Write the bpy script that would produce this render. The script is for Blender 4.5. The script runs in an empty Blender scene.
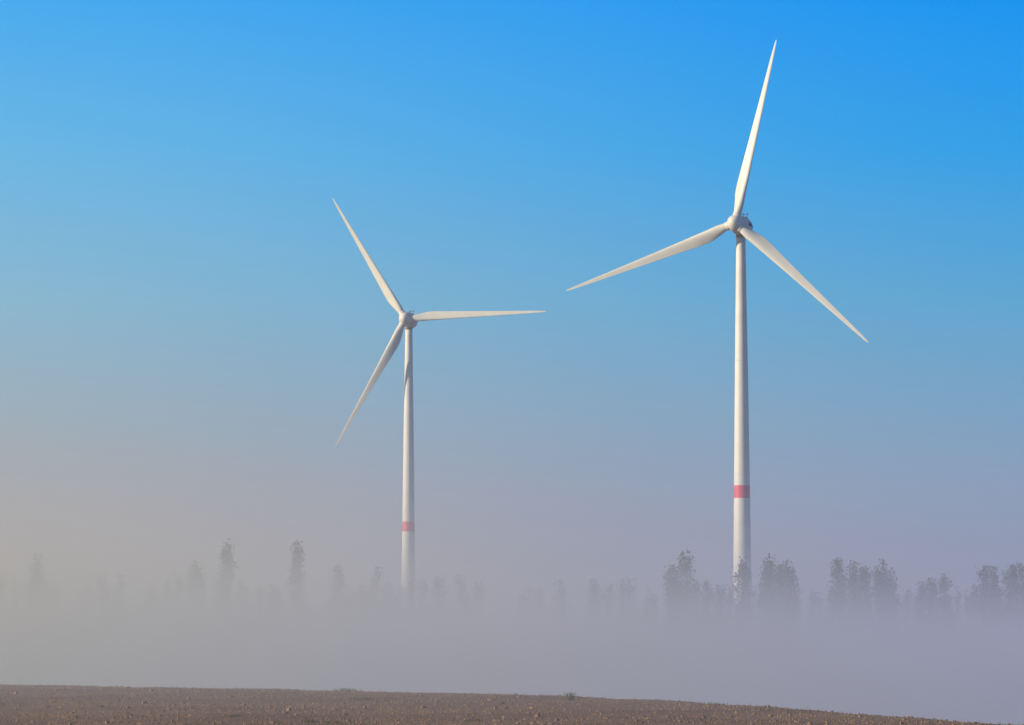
import bpy, math, random
import numpy as np
from mathutils import Vector, Matrix
random.seed(7); rng=np.random.default_rng(7)
S=bpy.context.scene
S.view_settings.view_transform='Standard'; S.view_settings.look='None'; S.view_settings.exposure=0
FP=3663.0; HY=630.0; CZ=3.0
def X(px,D): return (px-512)/FP*D
def Z(py,D): return CZ+(HY-py)/FP*D
def lin(c):
    return tuple(((v/255)/12.92 if v/255<=0.04045 else (((v/255)+0.055)/1.055)**2.4) for v in c)+(1.0,)

# ---------------- camera
cam=bpy.data.cameras.new('camera'); co=bpy.data.objects.new('camera',cam); S.collection.objects.link(co)
cam.sensor_width=36; cam.lens=FP/1024*36; cam.clip_start=1; cam.clip_end=30000
co.location=(0,0,CZ); co.rotation_euler=(math.radians(90)+math.atan((HY-362.5)/FP),0,0)
S.camera=co

# ---------------- light
SUN_EL=math.radians(16); az=math.radians(75)   # left, slightly behind the camera
sd=Vector((-math.sin(az)*math.cos(SUN_EL),-math.cos(az)*math.cos(SUN_EL),math.sin(SUN_EL)))
sl=bpy.data.lights.new('sun','SUN'); sl.energy=4.8; sl.angle=math.radians(0.5); sl.color=(1.0,0.84,0.60)
so=bpy.data.objects.new('sun',sl); S.collection.objects.link(so); so.rotation_euler=sd.to_track_quat('Z','Y').to_euler(); so.location=(-200,-200,200)

# ---------------- world
w=bpy.data.worlds.new('World'); S.world=w; w.use_nodes=True; nt=w.node_tree; nt.nodes.clear()
N=nt.nodes.new; Lk=nt.links.new
out=N('ShaderNodeOutputWorld'); sky=N('ShaderNodeTexSky'); sky.sky_type='NISHITA'; sky.sun_disc=False
sky.sun_elevation=SUN_EL; sky.sun_rotation=math.atan2(sd.x,sd.y)
bg1=N('ShaderNodeBackground'); bg1.inputs[1].default_value=0.10; Lk(sky.outputs[0],bg1.inputs[0])
tc=N('ShaderNodeTexCoord'); sep=N('ShaderNodeSeparateXYZ'); Lk(tc.outputs['Generated'],sep.inputs[0])
def ramp(stops):
    r=N('ShaderNodeValToRGB'); r.color_ramp.interpolation='LINEAR'
    e=r.color_ramp.elements
    while len(e)>1: e.remove(e[-1])
    first=True
    for py,c in stops:
        p=max(0,math.sin(math.atan((HY-py)/FP)))/0.2
        if first: e[0].position=p; e[0].color=lin(c); first=False
        else:
            k=e.new(p); k.color=lin(c)
    return r
RL=ramp([(630,(174,164,165)),(560,(171,164,170)),(500,(165,168,178)),(420,(152,176,192)),(300,(133,186,213)),(150,(102,185,232)),(0,(66,172,240)),(-90,(40,150,238))])
RR=ramp([(630,(136,138,168)),(560,(137,149,178)),(500,(134,157,187)),(420,(119,163,197)),(300,(86,166,213)),(150,(36,159,232)),(0,(0,148,241)),(-90,(0,130,232))])
mr=N('ShaderNodeMapRange'); mr.inputs[1].default_value=0; mr.inputs[2].default_value=0.2; Lk(sep.outputs[2],mr.inputs[0])
Lk(mr.outputs[0],RL.inputs[0]); Lk(mr.outputs[0],RR.inputs[0])
mx=N('ShaderNodeMapRange'); mx.interpolation_type='SMOOTHSTEP'; mx.inputs[1].default_value=-0.2; mx.inputs[2].default_value=0.17; Lk(sep.outputs[0],mx.inputs[0])
mc=N('ShaderNodeMix'); mc.data_type='RGBA'; Lk(mx.outputs[0],mc.inputs[0]); Lk(RL.outputs[0],mc.inputs[6]); Lk(RR.outputs[0],mc.inputs[7])
bg2=N('ShaderNodeBackground'); Lk(mc.outputs[2],bg2.inputs[0])
me=N('ShaderNodeMapRange'); me.interpolation_type='SMOOTHSTEP'; me.inputs[1].default_value=0.2; me.inputs[2].default_value=0.45; Lk(sep.outputs[2],me.inputs[0])
ms=N('ShaderNodeMixShader'); Lk(me.outputs[0],ms.inputs[0]); Lk(bg2.outputs[0],ms.inputs[1]); Lk(bg1.outputs[0],ms.inputs[2]); Lk(ms.outputs[0],out.inputs[0])

# ---------------- materials
def mat(name,col,rough=0.6,vary=0.1,scale=1.0,bump=0.0,col2=None,detail=6,spec=0.3):
    m=bpy.data.materials.new(name); m.use_nodes=True; t=m.node_tree; b=t.nodes['Principled BSDF']
    tcn=t.nodes.new('ShaderNodeTexCoord'); nz=t.nodes.new('ShaderNodeTexNoise'); nz.inputs['Scale'].default_value=scale; nz.inputs['Detail'].default_value=detail
    t.links.new(tcn.outputs['Object'],nz.inputs[0])
    r=t.nodes.new('ShaderNodeValToRGB'); c2=col2 if col2 else tuple(v*(1-vary) for v in col)
    r.color_ramp.elements[0].position=0.35; r.color_ramp.elements[0].color=tuple(c2)+(1,)
    r.color_ramp.elements[1].position=0.65; r.color_ramp.elements[1].color=tuple(col)+(1,)
    t.links.new(nz.outputs[0],r.inputs[0]); t.links.new(r.outputs[0],b.inputs['Base Color'])
    b.inputs['Roughness'].default_value=rough; b.inputs['Specular IOR Level'].default_value=spec
    return m
M_white=mat('turbine_white_paint',(0.74,0.72,0.67),0.45,0.08,0.35)
M_blade=mat('blade_gelcoat',(0.74,0.72,0.65),0.4,0.08,0.3)
M_red=mat('red_marking_paint',(0.72,0.10,0.16),0.5,0.1,0.5)
M_dark=mat('dark_vent',(0.05,0.055,0.06),0.6,0.2,3)
M_grey=mat('grey_metal',(0.35,0.36,0.38),0.5,0.2,3)
M_leaf=mat('poplar_leaves',(0.085,0.10,0.045),0.7,0.5,0.35,col2=(0.035,0.05,0.025))
M_bark=mat('poplar_bark',(0.12,0.10,0.08),0.9,0.4,2)
M_clod=mat('soil_clods',(0.30,0.185,0.12),0.95,0.4,1.3,col2=(0.225,0.14,0.092))
M_straw=mat('dry_stubble',(0.36,0.25,0.155),0.9,0.4,1.0,col2=(0.25,0.165,0.105))
M_weed=mat('weed_leaves',(0.14,0.15,0.06),0.8,0.4,2)

def ground_mat():
    m=bpy.data.materials.new('ploughed_soil'); m.use_nodes=True; t=m.node_tree; b=t.nodes['Principled BSDF']; b.inputs['Roughness'].default_value=0.95; b.inputs['Specular IOR Level'].default_value=0.1
    tcn=t.nodes.new('ShaderNodeTexCoord')
    n1=t.nodes.new('ShaderNodeTexNoise'); n1.inputs['Scale'].default_value=0.09; n1.inputs['Detail'].default_value=5
    n2=t.nodes.new('ShaderNodeTexNoise'); n2.inputs['Scale'].default_value=2.2; n2.inputs['Detail'].default_value=8
    t.links.new(tcn.outputs['Object'],n1.inputs[0]); t.links.new(tcn.outputs['Object'],n2.inputs[0])
    r1=t.nodes.new('ShaderNodeValToRGB'); r1.color_ramp.elements[0].position=.35; r1.color_ramp.elements[1].position=.65
    r1.color_ramp.elements[0].color=(0.235,0.147,0.098,1); r1.color_ramp.elements[1].color=(0.32,0.205,0.135,1)
    r2=t.nodes.new('ShaderNodeValToRGB'); r2.color_ramp.elements[0].position=.3; r2.color_ramp.elements[1].position=.7
    r2.color_ramp.elements[0].color=(0.8,0.8,0.8,1); r2.color_ramp.elements[1].color=(1.0,1.0,1.0,1)
    mm=t.nodes.new('ShaderNodeMix'); mm.data_type='RGBA'; mm.blend_type='MULTIPLY'; mm.inputs[0].default_value=1
    t.links.new(n1.outputs[0],r1.inputs[0]); t.links.new(n2.outputs[0],r2.inputs[0]); t.links.new(r1.outputs[0],mm.inputs[6]); t.links.new(r2.outputs[0],mm.inputs[7]); t.links.new(mm.outputs[2],b.inputs['Base Color'])
    bp=t.nodes.new('ShaderNodeBump'); bp.inputs['Distance'].default_value=0.03; t.links.new(n2.outputs[0],bp.inputs['Height']); t.links.new(bp.outputs[0],b.inputs['Normal'])
    return m
M_ground=ground_mat()

def mkobj(name,verts,faces,mats,smooth=False,midx=None,parent=None):
    me=bpy.data.meshes.new(name); me.from_pydata([tuple(v) for v in verts],[],[tuple(f) for f in faces])
    for m in (mats if isinstance(mats,(list,tuple)) else [mats]): me.materials.append(m)
    if midx is not None: me.polygons.foreach_set('material_index',list(midx))
    if smooth: me.polygons.foreach_set('use_smooth',[True]*len(me.polygons))
    me.update(); o=bpy.data.objects.new(name,me); S.collection.objects.link(o)
    if parent: o.parent=parent
    return o

# ---------------- terrain
cx=np.linspace(-400,400,1601)
cy=np.interp(cx,[-400,-150,-60,-28.4,-14,0,6,10.9,15.6,22,40,90,200,400],[330,262,218,199,186,169,154,137,114,94,72,50,30,20])
k=np.exp(-np.linspace(-3,3,21)**2/2); k/=k.sum()
cy=np.convolve(np.pad(cy,10,mode='edge'),k,mode='valid')
def crest(x): return np.interp(x,cx,cy)
_sc={}
def sn(x,y,s,seed):
    if (s,seed) not in _sc:
        r=np.random.default_rng(seed); _sc[(s,seed)]=[(r.uniform(0,6.28),2*math.pi/(s*r.uniform(0.6,1.7)),r.uniform(0,6.28)) for i in range(7)]
    a=0
    for th,f,ph in _sc[(s,seed)]: a=a+np.sin((x*math.cos(th)+y*math.sin(th))*f+ph)
    return a/7*1.4
def ground_z(x,y):
    t=np.clip((y-crest(x))/95,0,1); d=t*t*(3-2*t)
    near=np.clip(1-(y-400)/400,0.1,1)
    return -8*d+0.05*sn(x,y,9,1)*near+0.03*sn(x,y,2.7,2)*near+0.1*sn(x,y,60,3)*np.clip(y/200,0,1)+ (0.6*sn(x,y,400,4))*np.clip((y-300)/600,0,1)
def axis(parts):
    return np.unique(np.concatenate([np.arange(a,b,s) for a,b,s in parts]))
gx=axis([(-9000,-1000,800),(-1000,-200,50),(-200,-50,6),(-50,50,0.7),(50,200,6),(200,1000,50),(1000,9801,800)])
gy=axis([(-1500,0,150),(0,90,10),(90,240,1.0),(240,400,5),(400,1500,40),(1500,14001,600)])
GX,GY=np.meshgrid(gx,gy); GZ=ground_z(GX,GY)
nx,ny=len(gx),len(gy); V=np.stack([GX.ravel(),GY.ravel(),GZ.ravel()],1)
ii=np.arange(nx*ny).reshape(ny,nx)
F=np.stack([ii[:-1,:-1].ravel(),ii[:-1,1:].ravel(),ii[1:,1:].ravel(),ii[1:,:-1].ravel()],1)
mkobj('ground',V.tolist(),F.tolist(),M_ground,smooth=True)

def clods(n):
    ys=rng.uniform(95,225,n); xs=rng.uniform(-0.17,0.17,n)*ys
    ok=ys<crest(xs)+12; xs=xs[ok]; ys=ys[ok]; n=len(xs)
    zs=ground_z(xs,ys); s=rng.lognormal(-3.4,0.42,n); a=rng.uniform(0,6.28,n)
    base=np.array([(1,0),(0.3,0.9),(-0.8,0.5),(-0.7,-0.7),(0.4,-0.9)])
    p=base[None]*rng.uniform(0.6,1.3,(n,5,1))*s[:,None,None]
    c,q=np.cos(a)[:,None],np.sin(a)[:,None]
    rx=p[...,0]*c-p[...,1]*q; ry=p[...,0]*q+p[...,1]*c
    V=np.zeros((n,10,3)); V[:,:5,0]=xs[:,None]+rx; V[:,:5,1]=ys[:,None]+ry; V[:,:5,2]=zs[:,None]-0.02
    V[:,5:,0]=xs[:,None]+rx*.65; V[:,5:,1]=ys[:,None]+ry*.65; V[:,5:,2]=zs[:,None]+s[:,None]*rng.uniform(.35,.8,(n,5))
    fs=[]
    for i in range(n):
        b=i*10
        for j in range(5): fs.append((b+j,b+(j+1)%5,b+5+(j+1)%5,b+5+j))
        fs.append((b+5,b+6,b+7,b+8,b+9))
    return V.reshape(-1,3).tolist(),fs
v,f=clods(24000); mkobj('soil_clods',v,f,M_clod)
def blades(n,h0,w0,clusters=None):
    if clusters is not None:
        C=np.array(clusters)[rng.integers(len(clusters),size=n)]
        x=C[:,0]+rng.normal(0,1,n)*C[:,2]; y=C[:,1]+rng.normal(0,1,n)*C[:,2]; h=C[:,3]*rng.uniform(.4,1.1,n)
        ok=y<crest(x)+12
    else:
        y=rng.uniform(95,225,n); x=rng.uniform(-.17,.17,n)*y; h=h0*rng.uniform(.4,1.3,n)
        ok=(sn(x,y,14,33)>-0.05+rng.normal(0,.25,n))&(y<crest(x)+12)
    x=x[ok];y=y[ok];h=h[ok];n=len(x)
    z=ground_z(x,y)-.01; a=rng.uniform(0,6.28,n); dx,dy=np.cos(a)*w0,np.sin(a)*w0; lx=rng.normal(0,1,n)*h*.35; ly=rng.normal(0,1,n)*h*.35
    st=lambda a,b,c: np.stack([a,b,c],1)
    V=np.stack([st(x-dx,y-dy,z),st(x+dx,y+dy,z),st(x+lx*.5+dx*.7,y+ly*.5+dy*.7,z+h*.6),st(x+lx*.5-dx*.7,y+ly*.5-dy*.7,z+h*.6),st(x+lx,y+ly,z+h)],1).reshape(-1,3)
    fs=[]
    for i in range(n): b=i*5; fs+=[(b,b+1,b+2,b+3),(b+3,b+2,b+4)]
    return V.tolist(),fs
v,f=blades(20000,0.10,0.012); mkobj('stubble',v,f,M_straw)
cl=[(X(570,162),162,0.1,0.28),(X(345,182),182,0.25,0.2),(X(352,181),181,0.25,0.2)]
for i in range(22):
    y=rng.uniform(110,200); x=rng.uniform(-.14,.14)*y; cl.append((x,y,rng.uniform(.08,.3),rng.uniform(.08,.16)))
v,f=blades(1200,0.2,0.015,clusters=cl); mkobj('weeds',v,f,M_weed)

# ---------------- ground fog: one volume whose density falls off with height
def fog():
    m=bpy.data.materials.new('ground_fog'); m.use_nodes=True; t=m.node_tree; t.nodes.clear(); n=t.nodes.new; l=t.links.new
    def M(op,a,b=None,c=None):
        k=n('ShaderNodeMath'); k.operation=op
        for i,v in enumerate((a,b,c)):
            if v is None: continue
            if isinstance(v,(int,float)): k.inputs[i].default_value=v
            else: l(v,k.inputs[i])
        return k.outputs[0]
    def R(v,a,b,c,d,kind='LINEAR'):
        k=n('ShaderNodeMapRange'); k.interpolation_type=kind; l(v,k.inputs[0])
        for i,q in enumerate((a,b,c,d)): k.inputs[i+1].default_value=q
        return k.outputs[0]
    g=n('ShaderNodeNewGeometry'); s=n('ShaderNodeSeparateXYZ'); l(g.outputs['Position'],s.inputs[0]); x,y,z=s.outputs
    L=R(x,-120,100,1,0,'SMOOTHSTEP')
    # fog scale height, gently rolling across the valley
    wav=M('MULTIPLY',M('SINE',M('ADD',M('MULTIPLY',x,0.031),M('MULTIPLY',y,0.011))),0.5)
    H=M('ADD',M('MULTIPLY_ADD',L,3.6,4.0),wav)
    zc=M('MAXIMUM',z,-4.0)
    low=M('MULTIPLY',M('EXPONENT',M('DIVIDE',M('MULTIPLY',zc,-1),H)),0.0110)
    hi=M('MULTIPLY',M('EXPONENT',M('MULTIPLY',zc,-1/24)),M('MULTIPLY_ADD',L,0.00060,0.00030))
    yf=R(y,90,300,0.10,1.0)
    d=M('MULTIPLY_ADD',low,yf,hi)
    cm=n('ShaderNodeMix'); cm.data_type='RGBA'; l(L,cm.inputs[0]); cm.inputs[6].default_value=(0.68,0.74,1.0,1); cm.inputs[7].default_value=(1.0,0.95,0.84,1)
    # side-tinted emission added to the fog in place of light scattered more than once
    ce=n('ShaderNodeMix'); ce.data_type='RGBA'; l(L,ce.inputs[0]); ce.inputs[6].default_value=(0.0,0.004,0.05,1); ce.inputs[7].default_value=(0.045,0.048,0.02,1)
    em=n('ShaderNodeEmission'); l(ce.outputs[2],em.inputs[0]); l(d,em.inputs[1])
    o=n('ShaderNodeOutputMaterial'); sc=n('ShaderNodeVolumeScatter'); ab=n('ShaderNodeVolumeAbsorption'); ad=n('ShaderNodeAddShader'); ad2=n('ShaderNodeAddShader')
    l(cm.outputs[2],sc.inputs['Color']); l(cm.outputs[2],ab.inputs['Color']); l(d,sc.inputs['Density']); l(d,ab.inputs['Density']); sc.inputs['Anisotropy'].default_value=0
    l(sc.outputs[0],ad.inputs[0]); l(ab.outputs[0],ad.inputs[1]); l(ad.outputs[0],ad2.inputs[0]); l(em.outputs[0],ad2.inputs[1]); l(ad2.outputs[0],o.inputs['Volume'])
    m.cycles.volume_step_rate=1.0
    x0,x1,y0,y1,z0,z1=-500,500,70,1600,-11,70
    v=[(a,b,c) for a in(x0,x1) for b in(y0,y1) for c in(z0,z1)]
    return mkobj('ground_fog',v,[(0,1,3,2),(4,6,7,5),(0,4,5,1),(2,3,7,6),(0,2,6,4),(1,5,7,3)],m)
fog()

# ---------------- wind turbines
def revolve(profile,axis_='Z',seg=48,cap=True):
    vs=[];fs=[]
    for (p,r) in profile:
        for j in range(seg):
            a=2*math.pi*j/seg
            vs.append((r*math.cos(a),r*math.sin(a),p) if axis_=='Z' else (r*math.cos(a),p,r*math.sin(a)))
    n=len(profile)
    for i in range(n-1):
        for j in range(seg):
            q=(i*seg+j,i*seg+(j+1)%seg,(i+1)*seg+(j+1)%seg,(i+1)*seg+j); fs.append(q if axis_=='Z' else q[::-1])
    if cap:
        fs.append(tuple(range(seg))[::-1]); fs.append(tuple((n-1)*seg+j for j in range(seg)))
    return vs,fs
BASE=-8.6; HUBZ=102.6; HH=HUBZ-BASE
def tower_r(h): return float(np.interp(h,[0,15,45,75,HH-2],[2.75,2.35,1.98,1.62,1.12]))
def make_blade_mesh():
    L=46.3; R0=1.2
    rs=np.concatenate([np.linspace(R0,6,7),np.linspace(7,42,24),np.linspace(43,L,8)])
    n=24; vs=[];fs=[]
    for r in rs:
        t=(r-R0)/(L-R0)
        ch=np.interp(r,[1.2,2.6,4.5,7.5,10,16,25,35,42,45,45.9,46.3],[1.9,1.9,2.6,3.15,3.05,2.5,1.85,1.2,0.75,0.45,0.28,0.06])
        th=np.interp(r,[1.2,2.6,4.5,7.5,12,25,46],[1.0,1.0,0.62,0.40,0.29,0.21,0.16])
        rd=np.clip((r-2.6)/4.5,0,1)
        tw=math.radians(np.interp(r,[0,6,15,30,46],[18,16,9,4,1])+4)
        pre=-0.8*t**2-0.2*t
        le=np.interp(r,[1.2,2.6,7.5,46],[0.5,0.5,0.30,0.30])
        for j in range(n):
            a=2*math.pi*j/n; xc=0.5*(1+math.cos(a)); s=1-xc
            yt=5*th*(0.2969*math.sqrt(max(s,0))-0.126*s-0.3516*s*s+0.2843*s**3-0.1036*s**4)
            yc=th/2*math.sin(a); ya=math.copysign(yt,math.sin(a)) if abs(math.sin(a))>1e-6 else 0
            yy=(yc*(1-rd)+ya*rd)*ch; xx=(le-s)*ch
            camb=-0.03*ch*rd*4*s*(1-s)
            x2=xx*math.cos(tw)-(yy+camb)*math.sin(tw); y2=xx*math.sin(tw)+(yy+camb)*math.cos(tw)
            vs.append((x2,-y2+pre,r))
    m=len(rs)
    for i in range(m-1):
        for j in range(n): fs.append((i*n+j,i*n+(j+1)%n,(i+1)*n+(j+1)%n,(i+1)*n+j))
    fs.append(tuple(range(n))[::-1]); fs.append(tuple((m-1)*n+j for j in range(n)))
    me=bpy.data.meshes.new('blade'); me.from_pydata(vs,[],fs); me.materials.append(M_blade)
    me.polygons.foreach_set('use_smooth',[True]*len(me.polygons)); me.update(); 
    import bmesh
    b=bmesh.new(); b.from_mesh(me); bmesh.ops.recalc_face_normals(b,faces=b.faces); b.to_mesh(me); b.free()
    return me
BM=make_blade_mesh()
def fixn(o):
    import bmesh
    b=bmesh.new(); b.from_mesh(o.data); bmesh.ops.recalc_face_normals(b,faces=b.faces); b.to_mesh(o.data); b.free()
def turbine(D,px,yaw,angles,dz=0):
    root=bpy.data.objects.new('wind_turbine',None); S.collection.objects.link(root)
    root.location=(X(px,D),D,BASE+dz); root.rotation_euler=(0,0,math.radians(-yaw))
    hb0,hb1=Z(498.5,900)-BASE,Z(485.8,900)-BASE
    hs=sorted(set(list(np.linspace(0,HH-2,40))+[hb0,hb1]))
    v,f=revolve([(h,tower_r(h)) for h in hs],seg=48)
    mi=[]
    for i in range(len(hs)-1):
        mid=(hs[i]+hs[i+1])/2; mi+=[1 if hb0<mid<hb1 else 0]*48
    mi+=[0,0]
    mkobj('tower',v,f,[M_white,M_red],True,mi,root)
    for h in (15,HH*0.45,HH*0.7):
        v,f=revolve([(h-.12,tower_r(h)-.05),(h-.1,tower_r(h)+.035),(h+.1,tower_r(h)+.03),(h+.12,tower_r(h)-.05)],seg=48); mkobj('tower_flange',v,f,M_white,True,None,root)
    v,f=revolve([(-1.5,5),(0.25,4.6),(0.35,4.3)],seg=48); mkobj('foundation',v,f,M_grey,False,None,root)
    r=tower_r(2)
    v=[(-.5,-r-.12,.4),(.5,-r-.12,.4),(.5,-r-.12,2.6),(-.5,-r-.12,2.6),(-.5,-r+.4,.4),(.5,-r+.4,.4),(.5,-r+.4,2.6),(-.5,-r+.4,2.6)]
    f=[(0,1,2,3),(1,5,6,2),(5,4,7,6),(4,0,3,7),(3,2,6,7),(4,5,1,0)]
    mkobj('door',v,f,M_grey,False,None,root)
    head=bpy.data.objects.new('turbine_head',None); S.collection.objects.link(head); head.parent=root; head.location=(0,0,HH); head.rotation_euler=(math.radians(-3),0,0)
    v,f=revolve([(-2.7,1.7),(-2.69,2.05),(-2.2,2.25),(-1,2.42),(0.5,2.45),(2,2.32),(3.5,2.02),(4.8,1.6),(5.8,1.1),(6.5,.6),(6.8,.1)],'Y',40)
    o=mkobj('nacelle',v,f,M_white,True,None,head); fixn(o)
    v,f=revolve([(-2.85,1.75),(-2.6,1.75)],'Y',40); o=mkobj('rotor_gap',v,f,M_dark,True,None,head); fixn(o)
    v,f=revolve([(-7.0,.06),(-6.9,.5),(-6.6,.98),(-6.1,1.45),(-5.4,1.85),(-4.6,2.08),(-3.8,2.15),(-3.0,2.1),(-2.86,2.0),(-2.84,1.6)],'Y',40)
    o=mkobj('spinner',v,f,M_white,True,None,head); fixn(o)
    v,f=revolve([(-2.9,1.25),(-1.6,1.35)],'Z',32); mkobj('yaw_collar',v,f,M_grey,True,None,head)
    for side in (1,-1):
        for (z0,z1,y0,y1) in ((-.15,.5,-1.2,3.6),(.75,.95,-.6,2.8)):
            vs=[];fs=[];n=10
            for i in range(n+1):
                y=y0+(y1-y0)*i/n; rr=float(np.interp(y,[-2.2,-1,.5,2,3.5,4.8],[2.25,2.42,2.45,2.32,2.02,1.6]))+.03
                for zz in (z0,z1): vs.append((side*math.sqrt(rr*rr-zz*zz),y,zz))
                for zz in (z0,z1): vs.append((side*(math.sqrt(rr*rr-zz*zz)-.15),y,zz))
            for i in range(n):
                a=i*4; fs+= [(a,a+1,a+5,a+4),(a+2,a,a+4,a+6),(a+1,a+3,a+7,a+5)]
            mkobj('vent',vs,fs,M_dark,False,None,head)
    def box(name,x,y,z,sx,sy,sz,m):
        v=[(x+a*sx,y+b*sy,z+c*sz) for a in(-.5,.5) for b in(-.5,.5) for c in(-.5,.5)]
        mkobj(name,v,[(0,1,3,2),(4,6,7,5),(0,4,5,1),(2,3,7,6),(0,2,6,4),(1,5,7,3)],m,False,None,head)
    box('roof_hatch',0,2.6,2.3,1.5,1.8,.5,M_grey)
    for xx in(-.45,.45): box('mast_leg',xx,3.6,2.6,.09,.09,1.6,M_dark)
    box('mast_crossbar',0,3.6,3.4,1.3,.1,.1,M_dark)
    for xx in(-.6,.6): box('anemometer',xx,3.6,3.6,.2,.2,.3,M_dark)
    v,f=revolve([(2.3,.22),(2.75,.22),(2.9,.12)],'Z',12); o=mkobj('warning_light',v,f,M_red,True,None,head); 
    rot=bpy.data.objects.new('rotor',None); S.collection.objects.link(rot); rot.parent=head; rot.location=(0,-4.5,0)
    for i,a in enumerate(angles):
        b=bpy.data.objects.new('blade_%d'%(i+1),BM); S.collection.objects.link(b); b.parent=rot; b.rotation_euler=(0,math.radians(a),0)
        v,f=revolve([(0.5,1.08),(2.45,1.08),(2.5,1.0)],'Z',32); o=mkobj('blade_root_%d'%(i+1),v,f,M_white,True,None,rot); o.rotation_euler=(0,math.radians(a),0)
turbine(900,742,21,(13,132,250.5))
turbine(1165,408.5,13,(88.5,208.5,328.2),-1.1)

# ---------------- poplar trees
def tree_geo(h,wd,seed,nleaf):
    r=np.random.default_rng(seed); vs=[];fs=[];mi=[]
    def tube(pts,rad,seg=5):
        b=len(vs)
        for (p,q) in zip(pts,rad):
            for j in range(seg):
                a=6.283*j/seg; vs.append((p[0]+q*math.cos(a),p[1]+q*math.sin(a),p[2]))
        for i in range(len(pts)-1):
            for j in range(seg): fs.append((b+i*seg+j,b+i*seg+(j+1)%seg,b+(i+1)*seg+(j+1)%seg,b+(i+1)*seg+j)); mi.append(0)
    tz=np.linspace(0,h*.93,9); wob=np.cumsum(r.normal(0,h*.007,(9,2)),0)
    tr=np.stack([wob[:,0],wob[:,1],tz],1)
    tube(tr,[max(.04,h*.014*(1-i/9)) for i in range(9)],7)
    nc=int(r.integers(38,52)); cs=[]
    sk=r.uniform(.75,1.1)
    for i in range(nc):
        t=.14+.84*r.uniform(0,1)**.85
        env=wd/2*(math.sin(math.pi*min(1,t**sk*.93+.04))**.55)
        a=r.uniform(0,6.28); rr=env*math.sqrt(r.uniform(.02,1))*r.uniform(.8,1.15)
        c=np.array([math.cos(a)*rr+np.interp(t*h,tz,tr[:,0]),math.sin(a)*rr+np.interp(t*h,tz,tr[:,1]),t*h*.97])
        if r.uniform()<.12: c[2]+=h*.03
        t0=max(.08,t-.2-.2*rr/max(env,.1)); p0=np.array([np.interp(t0*h,tz,tr[:,0]),np.interp(t0*h,tz,tr[:,1]),min(t0*h,tz[-1])])
        tube([p0,(p0+c)/2+np.array([(c[0]-p0[0])*.2,(c[1]-p0[1])*.2,0]),c],[h*.004,h*.003,h*.001],4)
        cs.append((c,h*r.uniform(.014,.030)))
    C=np.array([c for c,_ in cs]); SG=np.array([s for _,s in cs])
    wts=SG**2; wts/=wts.sum(); kk=r.choice(len(cs),nleaf,p=wts)
    P=C[kk]+r.normal(0,1,(nleaf,3))*SG[kk][:,None]*np.array([.9,.9,1.7]); P[:,2]=P[:,2]-np.maximum(0,P[:,2]-h)*.6
    s=(r.uniform(.16,.36,nleaf)*h/24)[:,None]; u=r.normal(0,1,(nleaf,3)); u/=np.linalg.norm(u,axis=1)[:,None]; v_=np.cross(u,r.normal(0,1,(nleaf,3))); v_/=np.linalg.norm(v_,axis=1)[:,None]
    b=len(vs); L=np.stack([P-u*s,P+v_*s*.65,P+u*s*1.2,P-v_*s*.65],1).reshape(-1,3)
    vs.extend(map(tuple,L.tolist())); ix=(np.arange(nleaf*4).reshape(-1,4)+b).tolist(); fs.extend(map(tuple,ix)); mi.extend([1]*nleaf)
    return vs,fs,mi
def place(px,py,D,wpx,seed,nleaf):
    x=X(px,D); zb=float(ground_z(x,D))-.1; h=Z(py,D)-zb; wd=wpx/FP*D
    v,f,m=tree_geo(h,wd,seed,nleaf); o=mkobj('poplar_tree',v,f,[M_bark,M_leaf],False,m); o.location=(x,D,zb); return o
T=[(672,566,18),(687,553,21),(706,580,18),(720,586,16),(739,558,18),(764,558,17),(778,566,14),(790,562,15),(833,561,20),(853,562,14),(863,570,11),(882,560,17),(894,570,14),(920,583,13),(932,580,13),(945,575,13),(980,567,20),(996,568,18),(1012,567,20),(1028,566,20)]
for i,(px,py,wp) in enumerate(T):
    place(px,py,790+((i*37)%50)-25,wp*1.1,100+i,2500)
for i,(px,py,wp) in enumerate([(38,556,16),(194,562,15),(226,543,16),(300,542,14),(338,564,14)]):
    place(px,py,1000+((i*31)%40),wp*1.1,200+i,2200)
vs=[];fs=[];mi=[]
spec=[]
for px in range(-160,1200,11):
    g=math.sin(px*.031+1)+math.sin(px*.073)+rng.normal(0,.6)
    if px<640:
        if g<-.9: continue
        D=1000+rng.uniform(-50,80); top=580-4*g+rng.uniform(-5,8)
    else: D=850+rng.uniform(-30,60); top=588+rng.uniform(-6,8)
    spec.append((px+rng.uniform(-5,5),top,D,rng.uniform(12,22)))
for i,(px,py,D,wp) in enumerate(spec):
    x=X(px,D); zb=float(ground_z(x,D))-.1; h=Z(py,D)-zb
    v,f,m=tree_geo(h,wp/FP*D,500+i,850); b=len(vs)
    vs+=[(a+x,c+D,d+zb) for a,c,d in v]; fs+=[tuple(q+b for q in t) for t in f]; mi+=m
mkobj('distant_tree_row',vs,fs,[M_bark,M_leaf],False,mi)
